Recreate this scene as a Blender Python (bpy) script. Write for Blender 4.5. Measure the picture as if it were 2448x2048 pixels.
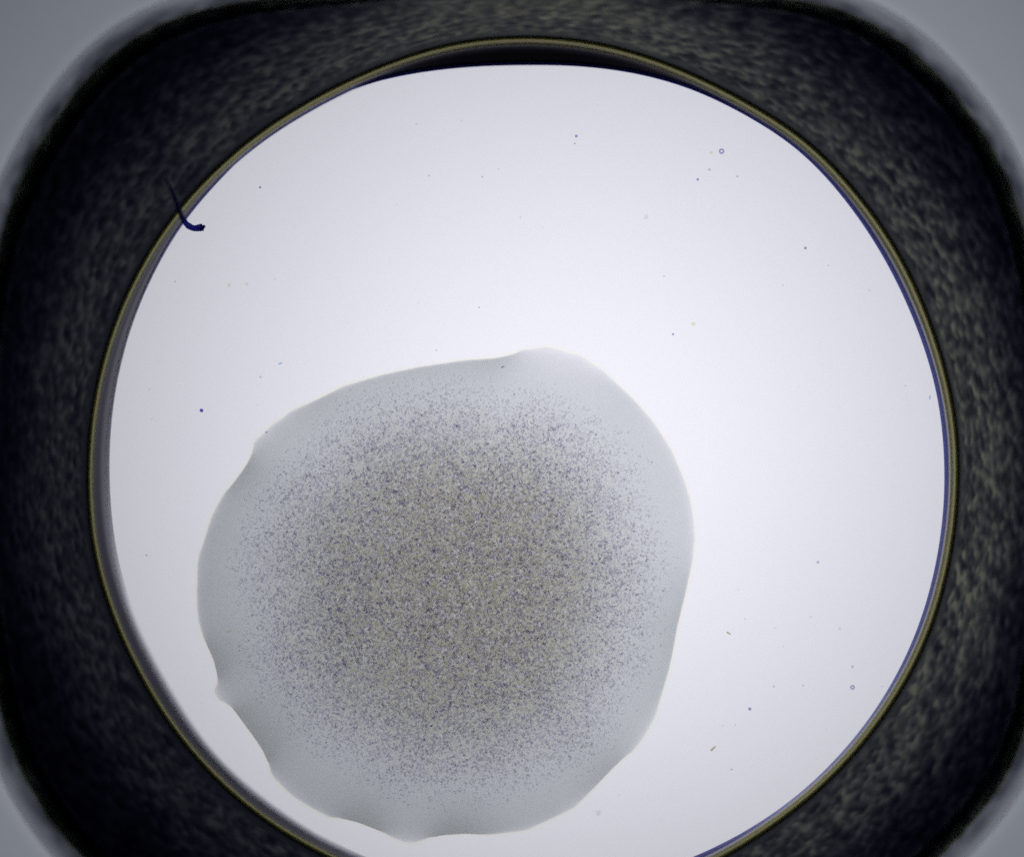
import bpy, math, random
import numpy as np

# ------------------------------------------------------------------ scene, camera, light
sc = bpy.context.scene
for o in list(bpy.data.objects):
    bpy.data.objects.remove(o)
H = 20.0                      # height of the objective above the well floor (1 unit = 1 mm)
VW = 4.2                      # width of the field of view at the well floor
K = 2448.0 / VW               # photograph pixels per mm at the well floor

cam_d = bpy.data.cameras.new('microscope_camera')
cam = bpy.data.objects.new('microscope_camera', cam_d)
sc.collection.objects.link(cam)
cam.location = (0, 0, H)
cam.rotation_euler = (0, 0, 0)
cam_d.sensor_width = 36.0
cam_d.lens = 36.0 * H / VW
cam_d.clip_start = 0.1
cam_d.clip_end = 200.0
cam_d.dof.use_dof = True
cam_d.dof.focus_distance = H - 0.04
cam_d.dof.aperture_fstop = (cam_d.lens / 1000.0) / 1.15
sc.camera = cam

world = bpy.data.worlds.new('World')
sc.world = world
world.use_nodes = True
bg = world.node_tree.nodes['Background']
bg.inputs['Color'].default_value = (0.75, 0.85, 1.0, 1)
bg.inputs['Strength'].default_value = 0.05

DIFF_Z = -2.0                 # opal diffuser under the plate, lit from below by the condenser lamp
lamp_d = bpy.data.lights.new('condenser_lamp', 'AREA')
lamp_d.shape = 'DISK'
lamp_d.size = 0.7
lamp_d.energy = 165.0
lamp_d.color = (0.92, 0.912, 1.0)
lamp = bpy.data.objects.new('condenser_lamp', lamp_d)
sc.collection.objects.link(lamp)
lamp.location = (0.30, -0.06, DIFF_Z - 3.65)
lamp.rotation_euler = (math.pi, 0, 0)

sc.view_settings.view_transform = 'Standard'
sc.view_settings.look = 'None'
sc.view_settings.exposure = 0.0
sc.view_settings.gamma = 1.0
sc.view_settings.use_curve_mapping = False
sc.cycles.transparent_max_bounces = 96
sc.cycles.max_bounces = 12
sc.cycles.volume_bounces = 0
sc.cycles.use_denoising = False

rng = np.random.default_rng(11)
random.seed(5)


# ------------------------------------------------------------------ helpers
def P(px, py, z=0.0):
    """photograph pixel -> point of the plane at height z"""
    s = (H - z) / H
    return ((np.asarray(px, float) - 1224.0) / K * s, (1024.0 - np.asarray(py, float)) / K * s)


def obj_from(name, verts, faces, mat, parent=None, smooth=True):
    me = bpy.data.meshes.new(name)
    verts = np.asarray(verts, np.float32)
    if isinstance(faces, np.ndarray):
        n, k = faces.shape
        me.vertices.add(len(verts))
        me.vertices.foreach_set('co', verts.ravel())
        me.loops.add(n * k)
        me.loops.foreach_set('vertex_index', faces.astype(np.int32).ravel())
        me.polygons.add(n)
        me.polygons.foreach_set('loop_start', np.arange(0, n * k, k, dtype=np.int32))
        me.polygons.foreach_set('loop_total', np.full(n, k, dtype=np.int32))
        me.update(calc_edges=True)
    else:
        me.from_pydata([tuple(map(float, v)) for v in verts], [], faces)
    me.validate()
    if smooth:
        me.polygons.foreach_set('use_smooth', np.ones(len(me.polygons), dtype=bool))
    me.materials.append(mat)
    o = bpy.data.objects.new(name, me)
    sc.collection.objects.link(o)
    if parent:
        o.parent = parent
    return o


def empty(name, loc=(0, 0, 0)):
    o = bpy.data.objects.new(name, None)
    o.empty_display_size = 0.1
    sc.collection.objects.link(o)
    o.location = loc
    return o


def tag(o, label, cat, group=None):
    o['label'] = label
    o['category'] = cat
    if group:
        o['group'] = group


def new_mat(name):
    m = bpy.data.materials.new(name)
    m.use_nodes = True
    nt = m.node_tree
    nt.nodes.clear()
    out = nt.nodes.new('ShaderNodeOutputMaterial')
    return m, nt, out


def clear_solid(name, sigma, density, diffuse=None, fac=0.0, gloss=0.0, ior=1.35, tint=(1, 1, 1)):
    """clear body that absorbs light along its depth (Beer-Lambert), with a weak surface sheen"""
    m, nt, out = new_mat(name)
    tr = nt.nodes.new('ShaderNodeBsdfTransparent')
    tr.inputs['Color'].default_value = (*tint, 1)
    last = tr.outputs[0]
    if gloss > 0:
        gl = nt.nodes.new('ShaderNodeBsdfGlossy')
        gl.inputs['Roughness'].default_value = 0.15
        fr = nt.nodes.new('ShaderNodeFresnel')
        fr.inputs['IOR'].default_value = ior
        mu = nt.nodes.new('ShaderNodeMath')
        mu.operation = 'MULTIPLY'
        mu.inputs[1].default_value = gloss / 0.03 * 0.6
        nt.links.new(fr.outputs[0], mu.inputs[0])
        mx = nt.nodes.new('ShaderNodeMixShader')
        nt.links.new(mu.outputs[0], mx.inputs[0])
        nt.links.new(last, mx.inputs[1])
        nt.links.new(gl.outputs[0], mx.inputs[2])
        last = mx.outputs[0]
    nt.links.new(last, out.inputs['Surface'])
    # extinction = density * (1 - colour)
    mxs = max(sigma)
    va = nt.nodes.new('ShaderNodeVolumeAbsorption')
    va.inputs['Density'].default_value = density * mxs
    va.inputs['Color'].default_value = (*[1.0 - s / mxs for s in sigma], 1)
    nt.links.new(va.outputs[0], out.inputs['Volume'])
    return m


def tint_mat(name, col, diffuse=None, fac=0.0):
    """thin translucent matter: filters the light passing each face"""
    m, nt, out = new_mat(name)
    tr = nt.nodes.new('ShaderNodeBsdfTransparent')
    tr.inputs['Color'].default_value = (*col, 1)
    last = tr.outputs[0]
    if diffuse is not None:
        df = nt.nodes.new('ShaderNodeBsdfDiffuse')
        df.inputs['Color'].default_value = (*diffuse, 1)
        mx = nt.nodes.new('ShaderNodeMixShader')
        mx.inputs[0].default_value = fac
        nt.links.new(last, mx.inputs[1])
        nt.links.new(df.outputs[0], mx.inputs[2])
        last = mx.outputs[0]
    nt.links.new(last, out.inputs['Surface'])
    return m


def fft_noise(rows, cols, ly, lx, seed):
    """smooth random relief, correlation lengths ly, lx in cells, unit variance"""
    r = np.random.default_rng(seed)
    f = np.fft.fft2(r.standard_normal((rows, cols)))
    ky = np.fft.fftfreq(rows)[:, None]
    kx = np.fft.fftfreq(cols)[None, :]
    f *= np.exp(-2 * (math.pi ** 2) * ((ky * ly) ** 2 + (kx * lx) ** 2))
    n = np.real(np.fft.ifft2(f))
    return (n - n.mean()) / n.std()


def gsmooth(a, s):
    """periodic gaussian smoothing along axis 0"""
    n = len(a)
    k = np.fft.fftfreq(n)
    g = np.exp(-2 * (math.pi * k * s) ** 2)
    if a.ndim == 1:
        return np.real(np.fft.ifft(np.fft.fft(a) * g))
    return np.stack([gsmooth(a[:, i], s) for i in range(a.shape[1])], 1)


def sstep(x, a, b):
    t = np.clip((x - a) / (b - a), 0, 1)
    return t * t * (3 - 2 * t)


CX, CY = 1250.0, 1128.0       # middle of the well in the photograph
NC = 1920
TH = np.linspace(0, 2 * math.pi, NC, endpoint=False)


def polar(pts, sm):
    p = np.array(pts, float)
    a = np.arctan2(-(p[:, 1] - CY), p[:, 0] - CX) % (2 * math.pi)
    r = np.hypot(p[:, 0] - CX, p[:, 1] - CY)
    i = np.argsort(a)
    a, r = a[i], r[i]
    a = np.concatenate([a - 2 * math.pi, a, a + 2 * math.pi])
    r = np.concatenate([r, r, r])
    return gsmooth(np.interp(TH, a, r), sm)


RIM = polar([(241, 900), (214, 1150), (358, 610), (310, 693), (271, 790), (232, 933), (2259, 907), (2275, 978), (2284, 1042),
             (2285, 1113), (2280, 1230), (2262, 1350), (1250, 95), (1100, 105), (1400, 104), (302, 1543), (348, 1630), (406, 1730), (494, 1833),
             (260, 1440), (226, 1320), (2171, 1612), (2093, 1728), (2016, 1826), (1939, 1896), (2225, 1490), (1929, 337), (1993, 409), (2055, 482), (2119, 565),
             (2170, 660), (2220, 780), (505, 423), (448, 482), (408, 526), (932, 157), (758, 239), (583, 350), (1632, 175),
             (1807, 268), (723, 2012), (600, 1935), (1807, 1995), (1000, 2125), (1250, 2160), (1500, 2133), (1660, 2080), (860, 2080)], 28)
FLOOR = polar([(276, 900), (254, 1150), (393, 606), (341, 708), (302, 805), (271, 933), (2234, 907), (2248, 978), (2255, 1042),
               (2259, 1113), (2256, 1230), (2238, 1350), (1250, 157), (1100, 162), (1400, 159), (325, 1519), (360, 1587), (406, 1668), (455, 1752),
               (513, 1827), (264, 1300), (290, 1420), (2146, 1612), (2070, 1732), (1989, 1826), (1912, 1899), (2200, 1490), (1900, 347), (1977, 424),
               (2035, 496), (2086, 569), (2140, 665), (2193, 785), (527, 430), (454, 509), (414, 568), (991, 175), (874, 201), (787, 230),
               (699, 274), (583, 367), (1457, 165), (1574, 187), (1690, 227), (1807, 289), (746, 1997), (630, 1922), (1766, 1997),
               (1000, 2095), (1250, 2128), (1500, 2103), (1640, 2055), (870, 2055)], 20)
OUTER = polar([(350, 35), (245, 99), (175, 175), (99, 286), (35, 396), (0, 466), (2098, 23), (2186, 87), (2273, 169),
               (2360, 280), (2419, 373), (2446, 443), (0, 1814), (35, 1884), (82, 1960), (134, 2030), (2448, 1861), (2390, 1931),
               (2331, 1995), (2291, 2042), (-62, 1130), (-56, 800), (-52, 1500), (2512, 1130), (2502, 800), (2506, 1500),
               (1224, -16), (800, -16), (1700, -20), (500, -8), (1960, -18), (300, 2180), (700, 2290), (1224, 2310), (1750, 2290), (2130, 2180)], 22)
FLOOR = np.minimum(FLOOR, RIM - 16)


def polxy(r, z):
    return P(CX + r * np.cos(TH), CY - r * np.sin(TH), z)


def ring_solid(name, X, Y, Zt, Zb, brows, mat, parent):
    """closed ring: rows x cols top surface, bottom sampled on rows brows (must hold first and last)"""
    R, C = X.shape
    vt = np.stack([X, Y, Zt], -1).reshape(-1, 3)
    b = np.array(brows)
    vb = np.stack([X[b], Y[b], Zb[b]], -1).reshape(-1, 3)
    off = R * C

    def grid(r, c0, flip, base):
        i = np.arange(r - 1)[:, None]
        j = np.arange(C)[None, :]
        j2 = (j + 1) % C
        q = np.stack(np.broadcast_arrays(i * C + j, (i + 1) * C + j, (i + 1) * C + j2, i * C + j2), -1).reshape(-1, 4) + base
        return q[:, ::-1] if flip else q
    f = [grid(R, 0, False, 0), grid(len(b), 0, True, off)]
    j = np.arange(C)
    j2 = (j + 1) % C
    f.append(np.stack([j, j2, off + j2, off + j], -1))
    t0 = (R - 1) * C
    b0 = off + (len(b) - 1) * C
    f.append(np.stack([t0 + j2, t0 + j, b0 + j, b0 + j2], -1))
    return obj_from(name, np.concatenate([vt, vb]), np.concatenate(f), mat, parent)


# ------------------------------------------------------------------ the lit background
def diffuser():
    m, nt, out = new_mat('opal_diffuser')
    tl = nt.nodes.new('ShaderNodeBsdfTranslucent')
    tl.inputs['Color'].default_value = (0.8, 0.8, 0.8, 1)
    nt.links.new(tl.outputs[0], out.inputs['Surface'])
    s = 9.0
    o = obj_from('background', [(-s, -s, DIFF_Z), (s, -s, DIFF_Z), (s, s, DIFF_Z), (-s, s, DIFF_Z)], [(0, 1, 2, 3)], m, None, False)
    o['kind'] = 'structure'
    o['label'] = 'bright white opal backlight glowing under the clear well'


diffuser()

# ------------------------------------------------------------------ the moulded well
plate = empty('well_plate', (0, 0, 0))
tag(plate, 'dark-looking moulded plastic plate with one round clear-bottomed well and rough sloping sides', 'well plate')

m_wall = clear_solid('rough_moulded_plastic', (25.0, 24.3, 17.6), 1.0, tint=(1.0, 0.985, 0.65))  # olive highlights and navy shade put into tint and absorption
m_lip = clear_solid('lip_plastic', (25.0, 24.0, 22.5), 1.0)
m_bead = clear_solid('rim_plastic', (28.0, 28.4, 30.5), 1.0, tint=(1.0, 0.99, 0.78))  # olive lens fringe put into the ridge's tint
m_inner = clear_solid('inner_wall_plastic', (25.4, 25.6, 24.0), 1.0)
m_edge = clear_solid('blue_fringe_edge', (41.0, 39.5, 23.0), 1.0)  # blue colour fringe of the lens put into the plastic
m_floor = clear_solid('clear_floor_plastic', (0.35, 0.36, 0.30), 1.0, gloss=0.03)
m_deck = clear_solid('clear_deck_plastic', (10.8, 9.6, 8.9), 1.0)

ang = TH
topw = np.exp(-(((ang - math.pi * 0.5 + math.pi) % (2 * math.pi) - math.pi) / 0.55) ** 2)
rightw = np.exp(-(((ang + math.pi) % (2 * math.pi) - math.pi + 0.05) / 1.1) ** 2)
leftw = np.exp(-(((ang - math.pi * 0.98 + math.pi) % (2 * math.pi) - math.pi) / 0.55) ** 2)
blw = np.exp(-(((ang - math.pi * 1.22 + math.pi) % (2 * math.pi) - math.pi) / 0.7) ** 2)


def build_wall():
    R = 118
    t = np.linspace(0, 1, R)[:, None] ** 1.05
    r = RIM[None, :] + 7 + (OUTER - RIM - 7)[None, :] * t
    dpx = r - RIM[None, :]
    z = 0.24 + 0.22 * t ** 1.5
    z = np.broadcast_to(z, r.shape)
    X = np.empty_like(r)
    Y = np.empty_like(r)
    for i in range(R):
        X[i], Y[i] = polxy(r[i], z[i].mean())
    # depth of plastic, shaped so absorption stands in for light refracted away
    T = 0.158 - 0.010 * rightw[None, :] + 0.085 * sstep(dpx, 60, 330) + 0.03 * sstep(t, 0.35, 0.9)
    T = T - (0.030 + 0.030 * sstep(t, 0.2, 0.95)) * topw[None, :] - 0.022 * rightw[None, :] * (1 - sstep(dpx, 120, 300)) + 0.018 * blw[None, :]
    T = T + 0.05 * np.exp(-((dpx - 10) / 7.0) ** 2)
    T = np.maximum(T * (1 - 0.72 * sstep(t, 0.80, 0.93)), 0.03)
    # relief: small elongated dents, larger swells, embossed highlight-shadow pairs; only the upper skin carries it
    a = fft_noise(R, NC, 1.05, 1.6, 1)
    b = fft_noise(R, NC, 1.8, 3.0, 2)
    n = 0.75 * a + 0.45 * (b - np.roll(b, (2, 3), (0, 1))) + 0.35 * b - 0.30 * np.abs(fft_noise(R, NC, 1.7, 3.2, 5)) + 0.18 * fft_noise(R, NC, 7, 12, 3)
    amp = 0.0165 * sstep(dpx, 9, 30) * (1 - 0.55 * sstep(t, 0.85, 1.0))
    amp = amp * (1 + 0.30 * rightw[None, :])
    rel = np.clip(n, -2.2, 2.6) * amp
    brows = sorted(set(np.linspace(0, R - 1, 60).astype(int).tolist()))
    zb = z - T
    zbi = np.empty_like(z)
    for c in range(0, NC):
        zbi[:, c] = np.interp(np.arange(R), brows, zb[brows, c])
    zt = zbi + T + rel
    k = min(brows, key=lambda q: abs(float(t[q, 0]) - 0.93))
    ring_solid('sloping_wall', X[:k + 1], Y[:k + 1], zt[:k + 1], zb[:k + 1], [q for q in brows if q <= k], m_wall, plate)
    # rounded lip: overlaps the top of the slope and thins out towards the deck
    k0 = int(np.argmin(np.abs(t[:, 0] - 0.83)))
    T0 = T[k0] * 0.86
    RL = 26
    v = np.linspace(0, 1, RL)[:, None]
    r0 = RIM + 7 + (OUTER - RIM - 7) * 0.83
    wob = 5.0 * fft_noise(1, NC, 1, 9, 12)[0] + 7.0 * fft_noise(1, NC, 1, 40, 13)[0]
    r = r0[None, :] + (OUTER + 24 - r0)[None, :] * v + wob[None, :] * np.sin(math.pi * v) ** 1.0
    TL = 0.034 + (T0[None, :] - 0.034) * (1 - v) ** 1.0
    TL = TL + 0.013 * fft_noise(RL, NC, 1.4, 3.0, 8) * sstep(v, 0.05, 0.3) * (1 - sstep(v, 0.65, 0.95))
    zl = 0.50 - 0.02 * (1 - v) ** 2 + 0 * r
    X = np.empty_like(r)
    Y = np.empty_like(r)
    for i in range(RL):
        X[i], Y[i] = polxy(r[i], 0.5)
    ring_solid('rounded_lip', X, Y, zl, zl - np.maximum(TL, 0.028), list(range(RL)), m_lip, plate)


build_wall()


def build_rim():
    # rounded ridge
    R = 11
    u = np.linspace(-1, 1, R)[:, None]
    half = 8.6 - 1.6 * np.cos(TH - math.pi * 1.2)[None, :]
    r = RIM[None, :] + u * half
    X = np.empty_like(r)
    Y = np.empty_like(r)
    for i in range(R):
        X[i], Y[i] = polxy(r[i], 0.22)
    prof = np.sqrt(np.clip(1 - (u * 0.93) ** 2, 0, 1))
    Tb = (0.052 + 0.036 * (1 - prof) - 0.010 * u + 0.012 * topw[None, :] + 0.010 * blw[None, :])
    zt = 0.215 + 0.03 * prof + 0 * r
    ring_solid('rim_ridge', X, Y, zt, zt - Tb, list(range(R)), m_bead, plate)
    # inner wall: from the ridge down to the floor
    w = RIM - 7 - FLOOR
    eb = np.minimum(11.0, 0.55 * w) * (1 - 0.78 * np.clip(leftw + blw, 0, 1))           # width of the thin lower edge
    R = 14
    u = np.linspace(0, 1, R)[:, None]
    r0 = RIM - 6
    r1 = FLOOR + eb - 2
    r1 = np.minimum(r1, r0 - 2) - 20 * blw
    r = r0[None, :] + (r1 - r0)[None, :] * u
    zt = 0.215 - 0.10 * u + 0 * r
    Ti = 0.080 + 0.016 * leftw[None, :] + 0.036 * blw[None, :] + 0.19 * topw[None, :] ** 0.6 * np.sin(np.clip(u * 2.2, 0, 1) * math.pi * 0.5) ** 0.7 + 0.012 * np.sin(u * 9.0)
    Ti = Ti * (1 - 0.97 * np.clip(blw * 1.3, 0, 1)[None, :] * sstep(u, 0.25, 1.0)) + 0 * r
    for i in range(R):
        X_, Y_ = polxy(r[i], zt[i].mean())
        if i == 0:
            X = np.empty_like(r)
            Y = np.empty_like(r)
        X[i], Y[i] = X_, Y_
    ring_solid('inner_wall', X[::-1], Y[::-1], zt[::-1], (zt - Ti)[::-1], list(range(R)), m_inner, plate)
    # thin foot of the wall, lens fringe put into its blue, feathering out
    R = 10
    u = np.linspace(0, 1, R)[:, None]
    ra = FLOOR + eb
    soft = 3.0 + 2.0 * blw
    rb = FLOOR - soft
    r = ra[None, :] + (rb - ra)[None, :] * u
    frac = (eb / (eb + soft))[None, :]
    Te = (0.100 - 0.03 * leftw[None, :]) * (1 - sstep(u, frac * 0.55, 1.0)) + 0.002
    Te = Te + 0.10 * topw[None, :] ** 0.6 * (1 - sstep(u, 0.05, frac))
    Te = Te * (1 - 0.92 * np.clip(leftw + 1.3 * blw, 0, 1))[None, :] + 0.001
    zt = 0.12 - 0.112 * u + 0 * r
    for i in range(R):
        if i == 0:
            X = np.empty_like(r)
            Y = np.empty_like(r)
        X[i], Y[i] = polxy(r[i], zt[i].mean())
    ring_solid('wall_foot', X[::-1], Y[::-1], zt[::-1], (zt - Te)[::-1], list(range(R)), m_edge, plate)


build_rim()


def build_floor_and_deck():
    # clear well floor: a thin disc whose upper face carries the drop
    x, y = polxy(FLOOR + 4.0, 0)
    zt, zb = -0.001, -0.0405
    cx, cy = P(CX, CY, 0)
    vs = [(cx, cy, zt), (cx, cy, zb)] + list(zip(x, y, np.full(NC, zt))) + list(zip(x, y, np.full(NC, zb)))
    f = []
    for j in range(NC):
        k = (j + 1) % NC
        f += [(0, 2 + j, 2 + k), (1, 2 + NC + k, 2 + NC + j), (2 + j, 2 + NC + j, 2 + NC + k, 2 + k)]
    obj_from('well_floor', vs, f, m_floor, plate, False)
    # flat top deck round the well
    R = 8
    u = np.linspace(0, 1, R)[:, None]
    r0 = OUTER + 21
    r = r0[None, :] + 1500 * u ** 2
    X = np.empty_like(r)
    Y = np.empty_like(r)
    for i in range(R):
        X[i], Y[i] = polxy(r[i], 0.50)
    zt = 0.525 - 0.012 * (1 - sstep(u, 0, 0.03)) + 0 * r
    ring_solid('top_deck', X, Y, zt, 0.452 + 0.020 * blw[None, :] + 0.010 * leftw[None, :] + 0 * r, list(range(R)), m_deck, plate)


build_floor_and_deck()

# ------------------------------------------------------------------ the drop
OUTL = np.array([(1000, 877), (914, 895), (820, 923), (771, 948), (723, 970), (694, 983), (674, 1000), (649, 1016), (626, 1039), (611, 1051),
                 (606, 1061), (604, 1077), (597, 1096), (583, 1120), (560, 1151), (536, 1179), (523, 1200), (506, 1234), (491, 1280),
                 (483, 1306), (475, 1326), (471, 1357), (472, 1389), (470, 1406), (471, 1451), (475, 1486), (486, 1523), (497, 1543),
                 (511, 1574), (520, 1609), (520, 1634), (512, 1647), (514, 1658), (523, 1672), (540, 1680), (560, 1694), (583, 1726), (606, 1757),
                 (629, 1791), (643, 1823), (647, 1846), (657, 1861), (700, 1903), (749, 1933), (789, 1953), (820, 1954), (857, 1963),
                 (900, 1980), (943, 2003), (971, 2013), (994, 2013), (1029, 2000), (1063, 1993), (1114, 1990), (1171, 1994), (1257, 1984),
                 (1317, 1957), (1374, 1929), (1420, 1883), (1460, 1840), (1491, 1811), (1514, 1794), (1540, 1760), (1566, 1712), (1583, 1657),
                 (1600, 1600), (1610, 1550), (1619, 1500), (1639, 1418), (1656, 1339), (1661, 1291), (1658, 1240), (1649, 1190), (1637, 1150),
                 (1606, 1076), (1563, 1009), (1513, 952), (1444, 888), (1389, 852), (1343, 839), (1305, 829), (1286, 833), (1247, 837),
                 (1226, 847), (1181, 856), (1107, 861), (1067, 867)], float)
NO = 1200


def resample(p, n):
    q = np.vstack([p, p[:1]])
    d = np.concatenate([[0], np.cumsum(np.hypot(*np.diff(q, axis=0).T))])
    s = np.linspace(0, d[-1], n, endpoint=False)
    return np.stack([np.interp(s, d, q[:, 0]), np.interp(s, d, q[:, 1])], 1)


LINE = gsmooth(resample(OUTL, NO), 1.9)
SM = gsmooth(LINE, 30)
DC = np.array([1068.0, 1418.0])
nrm = LINE - DC
nrm /= np.hypot(nrm[:, 0], nrm[:, 1])[:, None]
BAY = -((LINE - SM) * nrm).sum(1)             # > 0 in the bays of the contact line, < 0 on its tips
BAY = gsmooth(BAY, 4)

drop = empty('liquid_drop', (*P(1068, 1418, 0), 0.0))
tag(drop, 'irregular grey translucent drop with a scalloped edge and grainy brown-grey centre on the well floor', 'drop')
D0 = np.array([*P(1068, 1418, 0), 0.0])
m_film = clear_solid('cloudy_liquid', (5.8, 5.3, 5.45), 1.0, gloss=0.03, ior=1.33)
m_haze = clear_solid('fine_precipitate', (8.9, 9.6, 13.0), 1.0)


def film_height(px, py, d, bay):
    """depth of the film, shaped for edge shading: highest just inside the contact line, falling towards the middle"""
    g = ((1068 - px) * 0.75 + (py - 1418) * 0.66) / 600.0           # deeper towards the lower left
    edge = np.clip(0.120 + 0.036 * g + 0.0036 * np.clip(bay, -22, 26), 0.03, 0.15)  # dark bays, pale tips: refraction shading put into the depth
    mid = 0.080 + 0.016 * g
    h = mid + (edge - mid) * np.exp(-(d / 75.0) ** 1.1)
    lip = 1 - np.exp(-(d / (2.6 + 9.0 * np.clip(-bay - 3, 0, 14) / 14.0)))
    return h * lip


def build_film():
    s = 1 - np.concatenate([np.array([0, .002, .005, .009, .014, .02, .028, .038, .05, .065]), np.linspace(.085, 1, 44)[:-1]])
    V = []
    for si in s:
        p = DC + (LINE - DC) * si
        d = (1 - si) * np.hypot(*(LINE - DC).T) * 0.96
        b = gsmooth(BAY, 2 + 120 * (1 - si))
        h = 0.0012 + film_height(p[:, 0], p[:, 1], d, b)
        x, y = P(p[:, 0], p[:, 1], 0)
        V.append(np.stack([x, y, h], -1))
    R = len(V)
    hc = 0.0012 + float(film_height(DC[0], DC[1], np.array(500.0), np.array(0.0)))
    x, y = P(DC[0], DC[1], 0)
    V = np.concatenate(V + [np.array([[x, y, hc]]), np.stack([*P(LINE[:, 0], LINE[:, 1], 0), np.full(NO, 0.0004)], -1), np.array([[x, y, 0.0004]])])
    ci, bi, bc = R * NO, R * NO + 1, R * NO + 1 + NO
    F = []
    for i in range(R - 1):
        for j in range(NO):
            k = (j + 1) % NO
            F.append((i * NO + j, i * NO + k, (i + 1) * NO + k, (i + 1) * NO + j))
    for j in range(NO):
        k = (j + 1) % NO
        F.append(((R - 1) * NO + j, (R - 1) * NO + k, ci))
        F.append((j, bi + j, bi + k, k))
        F.append((bi + k, bi + j, bc))
    obj_from('film', V - D0, F, m_film, drop)


build_film()


def build_edge_halo():
    """thin tinted ring imitating the cream diffraction halo just outside the drop's edge"""
    m = clear_solid('cream_halo_tint', (0.0, 0.35, 3.2), 1.0)  # diffraction halo put into the colour of this ring
    off = (-1.0, 2.0, 5.0, 8.0)
    nr = np.stack([np.gradient(LINE[:, 1]), -np.gradient(LINE[:, 0])], 1)
    nr /= np.hypot(nr[:, 0], nr[:, 1])[:, None]
    if ((nr * nrm).sum(1)).mean() < 0:
        nr = -nr
    nr = gsmooth(nr, 3)
    h = (0.030, 0.034, 0.022, 0.001)
    V = []
    for o_, h_ in zip(off, h):
        p = LINE + nr * o_
        x, y = P(p[:, 0], p[:, 1], 0)
        V.append(np.stack([x, y, np.full(NO, 0.0003 + h_)], -1))
    for o_ in off[::-1]:
        p = LINE + nr * o_
        x, y = P(p[:, 0], p[:, 1], 0)
        V.append(np.stack([x, y, np.full(NO, 0.0002)], -1))
    V = np.concatenate(V)
    n = len(off) * 2
    F = []
    for i in range(n):
        i2 = (i + 1) % n
        for j in range(NO):
            k = (j + 1) % NO
            F.append((i * NO + j, i2 * NO + j, i2 * NO + k, i * NO + k))
    a, b = V[F[0][0]], V[F[0][1]]
    # make the upper skin face up
    v0, v1, v2 = V[F[0][0]], V[F[0][1]], V[F[0][2]]
    if np.cross(v1 - v0, v2 - v0)[2] < 0:
        F = [f[::-1] for f in F]
    obj_from('edge_halo', V - D0, F, m, drop)


build_edge_halo()

GC, GRX, GRY = np.array([1069.0, 1413.0]), 515.0, 505.0


def zone(px, py):
    """1 at the outer limit of the grainy zone"""
    dx, dy = (px - GC[0]) / GRX, (py - GC[1]) / GRY
    a = np.arctan2(-dy, dx)
    lim = 1.0 + 0.09 * np.exp(-((a - 0.72) / 0.45) ** 2) + 0.04 * np.exp(-((a + 1.0) / 0.4) ** 2) + 0.012 * np.sin(7 * a + 1) + 0.01 * np.sin(13 * a)
    return np.hypot(dx, dy) / lim


GN = 520
cl_f = fft_noise(GN, GN, 1.15, 1.15, 21)
cl_m = fft_noise(GN, GN, 3.5, 3.5, 22)
cl_l = fft_noise(GN, GN, 16, 16, 23)
GX0, GY0, GSP = GC[0] - 600, GC[1] - 600, 1200.0 / GN


def look(n, px, py):
    i = np.clip(((py - GY0) / GSP).astype(int), 0, GN - 1)
    j = np.clip(((px - GX0) / GSP).astype(int), 0, GN - 1)
    return n[i, j]


def build_haze():
    """body of very fine precipitate, uneven on its upper side"""
    py, px = np.mgrid[0:GN, 0:GN]
    px = GX0 + (px + 0.5) * GSP
    py = GY0 + (py + 0.5) * GSP
    e = zone(px, py)
    core = np.exp(-(((px - 1110) / 330) ** 2 + ((py - 1400) / 330) ** 2))
    base = 0.021 * (1 - sstep(e, 0.5, 0.98)) + 0.035 * core * (1 - sstep(e, 0.45, 0.98))
    rip = -0.55 * cl_f
    T = 0.0002 + base * (1 + 0.5 * np.clip(rip, -1.5, 2.2))
    keep = e < 1.0
    x, y = P(px, py, 0)
    idx = -np.ones((GN, GN), int)
    cell = keep[:-1, :-1] & keep[1:, :-1] & keep[:-1, 1:] & keep[1:, 1:]
    used = np.zeros((GN, GN), bool)
    used[:-1, :-1] |= cell
    used[1:, :-1] |= cell
    used[:-1, 1:] |= cell
    used[1:, 1:] |= cell
    n = used.sum()
    idx[used] = np.arange(n)
    zb = 0.0025
    V = np.concatenate([np.stack([x[used], y[used], zb + T[used]], -1), np.stack([x[used], y[used], np.full(n, zb)], -1)])
    a, b, c, d = idx[:-1, :-1][cell], idx[1:, :-1][cell], idx[1:, 1:][cell], idx[:-1, 1:][cell]
    top = np.stack([a, b, c, d], -1)
    bot = top[:, ::-1] + n
    # side faces along the boundary
    E = np.concatenate([np.stack([a, b], -1), np.stack([b, c], -1), np.stack([c, d], -1), np.stack([d, a], -1)])
    key = E.min(1) * np.int64(n) + E.max(1)
    u, inv, cnt = np.unique(key, return_inverse=True, return_counts=True)
    B = E[cnt[inv] == 1]
    side = np.stack([B[:, 1], B[:, 0], B[:, 0] + n, B[:, 1] + n], -1)
    o = obj_from('fine_precipitate', V - D0, np.concatenate([top, bot, side]), m_haze, drop)
    o['kind'] = 'stuff'


build_haze()

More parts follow.
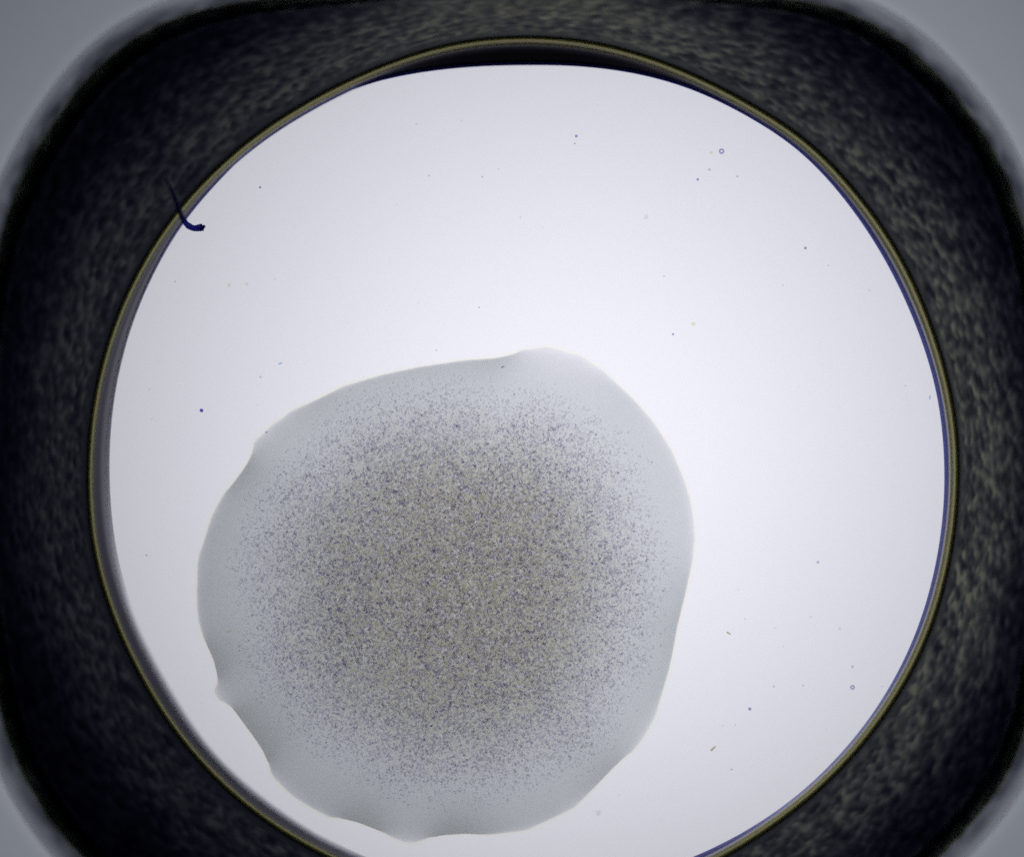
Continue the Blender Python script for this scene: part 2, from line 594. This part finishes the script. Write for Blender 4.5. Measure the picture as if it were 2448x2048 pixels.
PHI = (1 + 5 ** 0.5) / 2
ICO_V = np.array([(-1, PHI, 0), (1, PHI, 0), (-1, -PHI, 0), (1, -PHI, 0), (0, -1, PHI), (0, 1, PHI), (0, -1, -PHI), (0, 1, -PHI),
                  (PHI, 0, -1), (PHI, 0, 1), (-PHI, 0, -1), (-PHI, 0, 1)]) / math.hypot(1, PHI)
ICO_F = np.array([(0, 11, 5), (0, 5, 1), (0, 1, 7), (0, 7, 10), (0, 10, 11), (1, 5, 9), (5, 11, 4), (11, 10, 2), (10, 7, 6), (7, 1, 8),
                  (3, 9, 4), (3, 4, 2), (3, 2, 6), (3, 6, 8), (3, 8, 9), (4, 9, 5), (2, 4, 11), (6, 2, 10), (8, 6, 7), (9, 8, 1)])


def build_grains(name, count, seed, rmin, rmax, mat, clump):
    r = np.random.default_rng(seed)
    px = np.empty(0)
    py = np.empty(0)
    while len(px) < count:
        x = GC[0] + r.uniform(-600, 600, 60000)
        y = GC[1] + r.uniform(-600, 600, 60000)
        e = zone(x, y)
        den = 0.72 * (1 - sstep(e, 0.80, 1.06)) + 0.28 * (1 - sstep(e, 0.25, 0.95))
        den *= np.clip(0.55 + clump * (0.9 * look(cl_f, x, y) + 0.2 * look(cl_m, x, y) + 0.10 * look(cl_l, x, y)), 0.03, 1.5) / 1.5
        k = r.uniform(0, 1, 60000) < den
        px = np.concatenate([px, x[k]])
        py = np.concatenate([py, y[k]])
    px, py = px[:count], py[:count]
    e = zone(px, py)
    rad = r.uniform(rmin, rmax, count) ** 1.0 * r.choice([0.8, 1.0, 1.0, 1.35], count) * (1.12 - 0.28 * sstep(e, 0.5, 1.0)) / K
    z = r.uniform(0.009, 0.044, count)
    x, y = P(px, py, 0.02)
    sc3 = rad[:, None] * r.uniform(0.65, 1.35, (count, 3))
    sc3[:, 2] = np.minimum(sc3[:, 2], 0.007)
    rot = r.uniform(0, 2 * math.pi, count)
    jit = 1 + r.uniform(-0.22, 0.22, (count, 12, 1))
    v = ICO_V[None] * jit * sc3[:, None, :]
    c, s = np.cos(rot)[:, None], np.sin(rot)[:, None]
    vx = v[..., 0] * c - v[..., 1] * s + x[:, None]
    vy = v[..., 0] * s + v[..., 1] * c + y[:, None]
    vz = v[..., 2] + z[:, None]
    V = np.stack([vx, vy, vz], -1).reshape(-1, 3)
    F = (ICO_F[None] + (np.arange(count) * 12)[:, None, None]).reshape(-1, 3)
    o = obj_from(name, V - D0, F, mat, drop, False)
    o['kind'] = 'stuff'


build_grains('precipitate_grain', 70000, 31, 1.5, 3.0, tint_mat('violet_grey_grain', (0.926, 0.921, 0.941)), 0.24)
build_grains('precipitate_grain', 9000, 32, 1.5, 2.6, tint_mat('dark_grain', (0.87, 0.865, 0.90)), 0.22)


# ------------------------------------------------------------------ fibre hooked over the rim
def build_fibre():
    pts = [(394, 424, 0.36, 3.0), (405, 446, 0.345, 4.6), (416, 470, 0.33, 5.6), (425, 493, 0.30, 6.2), (432, 513, 0.25, 6.6), (440, 529, 0.16, 7.0),
           (450, 540, 0.075, 7.2), (461, 545.5, 0.022, 7.2), (472, 546, 0.018, 7.8), (479, 544, 0.018, 8.4), (485, 541.5, 0.018, 7.4)]
    p = np.array(pts)
    tt = np.linspace(0, len(p) - 1, 60)
    q = np.stack([np.interp(tt, np.arange(len(p)), p[:, i]) for i in range(4)], 1)
    pad = np.vstack([np.repeat(q[:1], 6, 0), q, np.repeat(q[-1:], 6, 0)])
    ker = np.exp(-np.linspace(-2, 2, 9) ** 2)
    ker /= ker.sum()
    q = np.stack([np.convolve(pad[:, i], ker, 'same') for i in range(4)], 1)[6:-6]
    x, y = P(q[:, 0], q[:, 1], q[:, 2])
    c = np.stack([x, y, q[:, 2]], -1)
    tg = np.gradient(c, axis=0)
    tg /= np.linalg.norm(tg, axis=1)[:, None]
    up = np.array([0, 0, 1.0])
    a = np.cross(tg, up)
    a /= np.linalg.norm(a, axis=1)[:, None]
    b = np.cross(a, tg)
    NS = 12
    V = []
    r = np.random.default_rng(3)
    for i in range(len(c)):
        rr = (0.80 + 0.25 * i / len(c)) * q[i, 3] / K * (1 + 0.05 * r.standard_normal())
        for k in range(NS):
            w = 2 * math.pi * k / NS
            V.append(c[i] + rr * (1 + 0.05 * r.standard_normal()) * (math.cos(w) * a[i] + math.sin(w) * b[i] * 0.9))
    F = []
    n = len(c)
    for i in range(n - 1):
        for k in range(NS):
            F.append((i * NS + k, i * NS + (k + 1) % NS, (i + 1) * NS + (k + 1) % NS, (i + 1) * NS + k))
    F.append(tuple(range(NS))[::-1])
    F.append(tuple((n - 1) * NS + k for k in range(NS)))
    base = c[-1].copy()
    base[2] = 0
    root = empty('fibre', base)
    tag(root, 'short dark navy fibre curling like a hook over the upper left rim', 'fibre')
    m, nt, out = new_mat('navy_fibre')
    df = nt.nodes.new('ShaderNodeBsdfDiffuse')
    df.inputs['Color'].default_value = (0.03, 0.03, 0.12, 1)
    nz = nt.nodes.new('ShaderNodeTexNoise')
    nz.inputs['Scale'].default_value = 60
    rp = nt.nodes.new('ShaderNodeValToRGB')
    rp.color_ramp.elements[0].color = (0.03, 0.03, 0.10, 1)
    rp.color_ramp.elements[1].color = (0.16, 0.16, 0.55, 1)
    nt.links.new(nz.outputs[0], rp.inputs[0])
    nt.links.new(rp.outputs[0], df.inputs['Color'])
    tr = nt.nodes.new('ShaderNodeBsdfTransparent')
    tr.inputs['Color'].default_value = (0.14, 0.14, 0.52, 1)
    mx = nt.nodes.new('ShaderNodeMixShader')
    mx.inputs[0].default_value = 0.62
    nt.links.new(df.outputs[0], mx.inputs[1])
    nt.links.new(tr.outputs[0], mx.inputs[2])
    nt.links.new(mx.outputs[0], out.inputs['Surface'])
    obj_from('strand', np.array(V) - base, F, m, root)
    # frayed end: a few stubby filaments
    for (dx, dy, l, w) in ((0.95, 0.45, 8, 2.6), (1, 0.05, 9, 2.4), (0.9, -0.4, 7, 2.6), (0.1, 1.0, 6.5, 2.2), (-0.2, -1.0, 9, 2.0), (0.5, -0.9, 9, 2.4)):
        s0 = np.array([481.0 + dx * 1.5, 543.0 - dy * 1.5])
        s1 = s0 + np.array([dx, -dy]) * l
        vv = []
        for j, (pp, rad) in enumerate(((s0, w * 1.1), ((s0 + s1) / 2, w), (s1, w * 0.55))):
            xx, yy = P(pp[0], pp[1], 0.016)
            d = np.array([dx, dy]) / math.hypot(dx, dy)
            side = np.array([-d[1], d[0]])
            for k in range(6):
                an = 2 * math.pi * k / 6
                vv.append((xx + side[0] * math.cos(an) * rad / K, yy + side[1] * math.cos(an) * rad / K, 0.016 + math.sin(an) * rad / K))
        ff = [(j * 6 + k, j * 6 + (k + 1) % 6, (j + 1) * 6 + (k + 1) % 6, (j + 1) * 6 + k) for j in range(2) for k in range(6)]
        ff += [(5, 4, 3, 2, 1, 0), (12, 13, 14, 15, 16, 17)]
        obj_from('filament', np.array(vv) - base, ff, m, root)


build_fibre()

# ------------------------------------------------------------------ dust on the floor
m_violet = tint_mat('violet_dust', (0.64, 0.63, 0.79))
m_dark = tint_mat('dark_violet_dust', (0.34, 0.32, 0.68))
m_pale = tint_mat('pale_blue_dust', (0.915, 0.925, 0.955))
m_yel = tint_mat('yellow_dust', (0.93, 0.92, 0.80))
m_brown = tint_mat('brown_dust', (0.74, 0.71, 0.63))
m_teal = tint_mat('teal_dust', (0.70, 0.78, 0.86))
m_grey = tint_mat('grey_dust', (0.80, 0.81, 0.86))


def nugget(seed, sx=1.0, sy=1.0, sz=0.6):
    r = np.random.default_rng(seed)
    V = ICO_V * (1 + r.uniform(-0.2, 0.2, (12, 1))) * np.array([sx, sy, sz])
    return V, ICO_F


def bubble(seed):
    V, F = [], []
    n, k = 20, 8
    for i in range(n):
        a = 2 * math.pi * i / n
        for j in range(k):
            b = 2 * math.pi * j / k
            rr = 0.72 + 0.30 * math.cos(b)
            V.append((rr * math.cos(a), rr * math.sin(a), 0.3 * math.sin(b)))
    for i in range(n):
        for j in range(k):
            i2, j2 = (i + 1) % n, (j + 1) % k
            F.append((i * k + j, i2 * k + j, i2 * k + j2, i * k + j2))
    return np.array(V), F


def flake(seed):
    r = np.random.default_rng(seed)
    n = 9
    a = np.linspace(0, 2 * math.pi, n, endpoint=False)
    rr = r.uniform(0.6, 1.1, n)
    top = np.stack([rr * np.cos(a), rr * np.sin(a) * 0.9, r.uniform(0.12, 0.3, n)], -1)
    bot = top * np.array([1, 1, 0]) - np.array([0, 0, 0.2])
    F = [tuple(range(n)), tuple(range(2 * n - 1, n - 1, -1))] + [(i, n + i, n + (i + 1) % n, (i + 1) % n) for i in range(n)]
    return np.concatenate([top, bot]), F


_cache = {}


def speck(kind, seed, mat, px, py, rpx, label, group=None, rot=0.0, z0=0.0, name='dust_speck'):
    key = (kind, seed, mat.name)
    if key not in _cache:
        V, F = {'n': lambda s: nugget(s), 'd': lambda s: nugget(s, 2.1, 0.62, 0.5), 'b': bubble, 'f': flake}[kind](seed)
        V = np.array(V, float)
        V[:, 2] -= V[:, 2].min()
        me_o = obj_from(name, V, F if isinstance(F, list) else [tuple(t) for t in F], mat, None, kind == 'b')
        _cache[key] = me_o.data
        o = me_o
    else:
        o = bpy.data.objects.new(name, _cache[key])
        sc.collection.objects.link(o)
    x, y = P(px, py, z0)
    o.location = (float(x), float(y), z0 - 0.0008 + 0.0)
    o.scale = (rpx / K,) * 3
    o.rotation_euler = (0, 0, rot)
    tag(o, label, 'air bubble' if name == 'air_bubble' else 'dust', group)
    return o


G = 'dust on the well floor'
speck('b', 1, m_violet, 1725, 362, 6.5, 'largest tiny blue ring-shaped bubble, on the bright floor at upper right', 'ring-shaped bubbles', name='air_bubble')
speck('b', 1, m_violet, 2038, 1642, 5.5, 'tiny blue ring-shaped bubble near the lower right rim', 'ring-shaped bubbles', name='air_bubble')
speck('f', 2, m_pale, 1545, 519, 7.5, 'pale blue three-cornered flake on the bright floor above the drop', G, 0.4)
speck('n', 3, m_violet, 1668, 429, 3.6, 'small violet speck just below left of the largest ring-shaped bubble', G)
speck('n', 4, m_violet, 1378, 326, 3.8, 'small violet speck near the top, right of the middle', G)
speck('n', 3, m_violet, 1925, 593, 4.0, 'small violet speck near the right rim at upper right', G, 1.0)
speck('f', 5, m_yel, 1699, 366, 5.0, 'faint yellow flake left of the largest ring-shaped bubble', G)
speck('n', 4, m_grey, 1696, 406, 3.2, 'faint grey speck between the largest bubble and a small violet speck', G)
speck('n', 6, m_dark, 482, 981, 5.0, 'darkest violet speck, on the floor left of the drop', G)
speck('d', 7, m_teal, 670, 869, 3.2, 'pale teal oblong speck above the left shoulder of the drop', G, 0.3)
speck('n', 6, m_violet, 622, 448, 3.4, 'small violet speck right of the hooked fibre', G, 0.6)
speck('f', 5, m_yel, 548, 682, 5.2, 'yellowish flake near the left rim, left one of a pair', G, 1.1)
speck('f', 8, m_yel, 590, 679, 4.6, 'yellowish flake near the left rim, right one of a pair', G, 2.0)
speck('n', 3, m_violet, 1792, 1694, 4.6, 'round blue speck on the floor at lower right', G, 2.2)
speck('n', 4, m_grey, 2038, 1593, 3.6, 'faint grey speck just above the lower right bubble', G, 0.4)
speck('d', 9, m_brown, 1742, 1513, 3.6, 'thin brown splinter right of the lower half of the drop', G, -0.55)
speck('d', 10, m_brown, 1705, 1788, 4.6, 'blurred brown and yellow smudge at lower right', G, 0.75)
speck('f', 8, m_yel, 1658, 775, 6.0, 'yellow flake on the floor upper right of the drop', G, 0.2)
speck('n', 6, m_violet, 1609, 799, 3.0, 'small violet speck beside the yellow flake upper right of the drop', G, 2.4)
speck('d', 7, m_teal, 2223, 950, 3.2, 'pale teal speck touching the right rim', G, 1.4)
speck('f', 2, m_pale, 1431, 1942, 9.0, 'broad faint bluish flake below right of the drop', G, 1.2)
speck('n', 4, m_grey, 1955, 1343, 4.0, 'faint grey speck on the floor right of the drop', G, 2.9)
speck('d', 9, m_violet, 1202, 877, 3.0, 'small violet splinter in the drop just under its top edge', 'dust in the drop', 0.5, 0.085)
speck('d', 9, m_yel, 548, 1508, 4.2, 'small yellow splinter in the left part of the drop', 'dust in the drop', 0.1, 0.085)
speck('n', 6, m_violet, 637, 1033, 2.6, 'tiny violet speck just inside the upper left edge of the drop', 'dust in the drop', 0.3, 0.07)

TINY = [(1026, 420), (950, 490), (1153, 423), (1191, 404), (1103, 289), (995, 297), (1011, 181), (657, 667), (418, 673), (616, 967), (623, 901),
        (1510, 398), (1587, 661), (1871, 682), (2078, 694), (1297, 544), (1244, 520), (1980, 635), (1374, 343), (1976, 1743), (2008, 1502),
        (2139, 1487), (1749, 1838), (1765, 1409), (1872, 1544), (1938, 1474), (1854, 1500), (1781, 1479), (1920, 1638), (1000, 723), (350, 1327),
        (481, 1679), (1043, 837), (2165, 922), (357, 931), (363, 1002), (1728, 1734), (1758, 1732), (1763, 422), (830, 770), (1145, 735), (1910, 925),
        (1850, 1640), (2110, 1640), (1480, 1900)]
for i, (px, py) in enumerate(TINY):
    speck('n', (3, 4, 6)[i % 3], (m_grey, m_pale, m_grey, m_grey, m_pale)[i % 5], px, py, (2.4, 1.9, 2.9, 1.7)[i % 4],
          'one of the tiniest faint specks scattered over the bright floor', 'tiniest specks on the floor', i * 0.7)
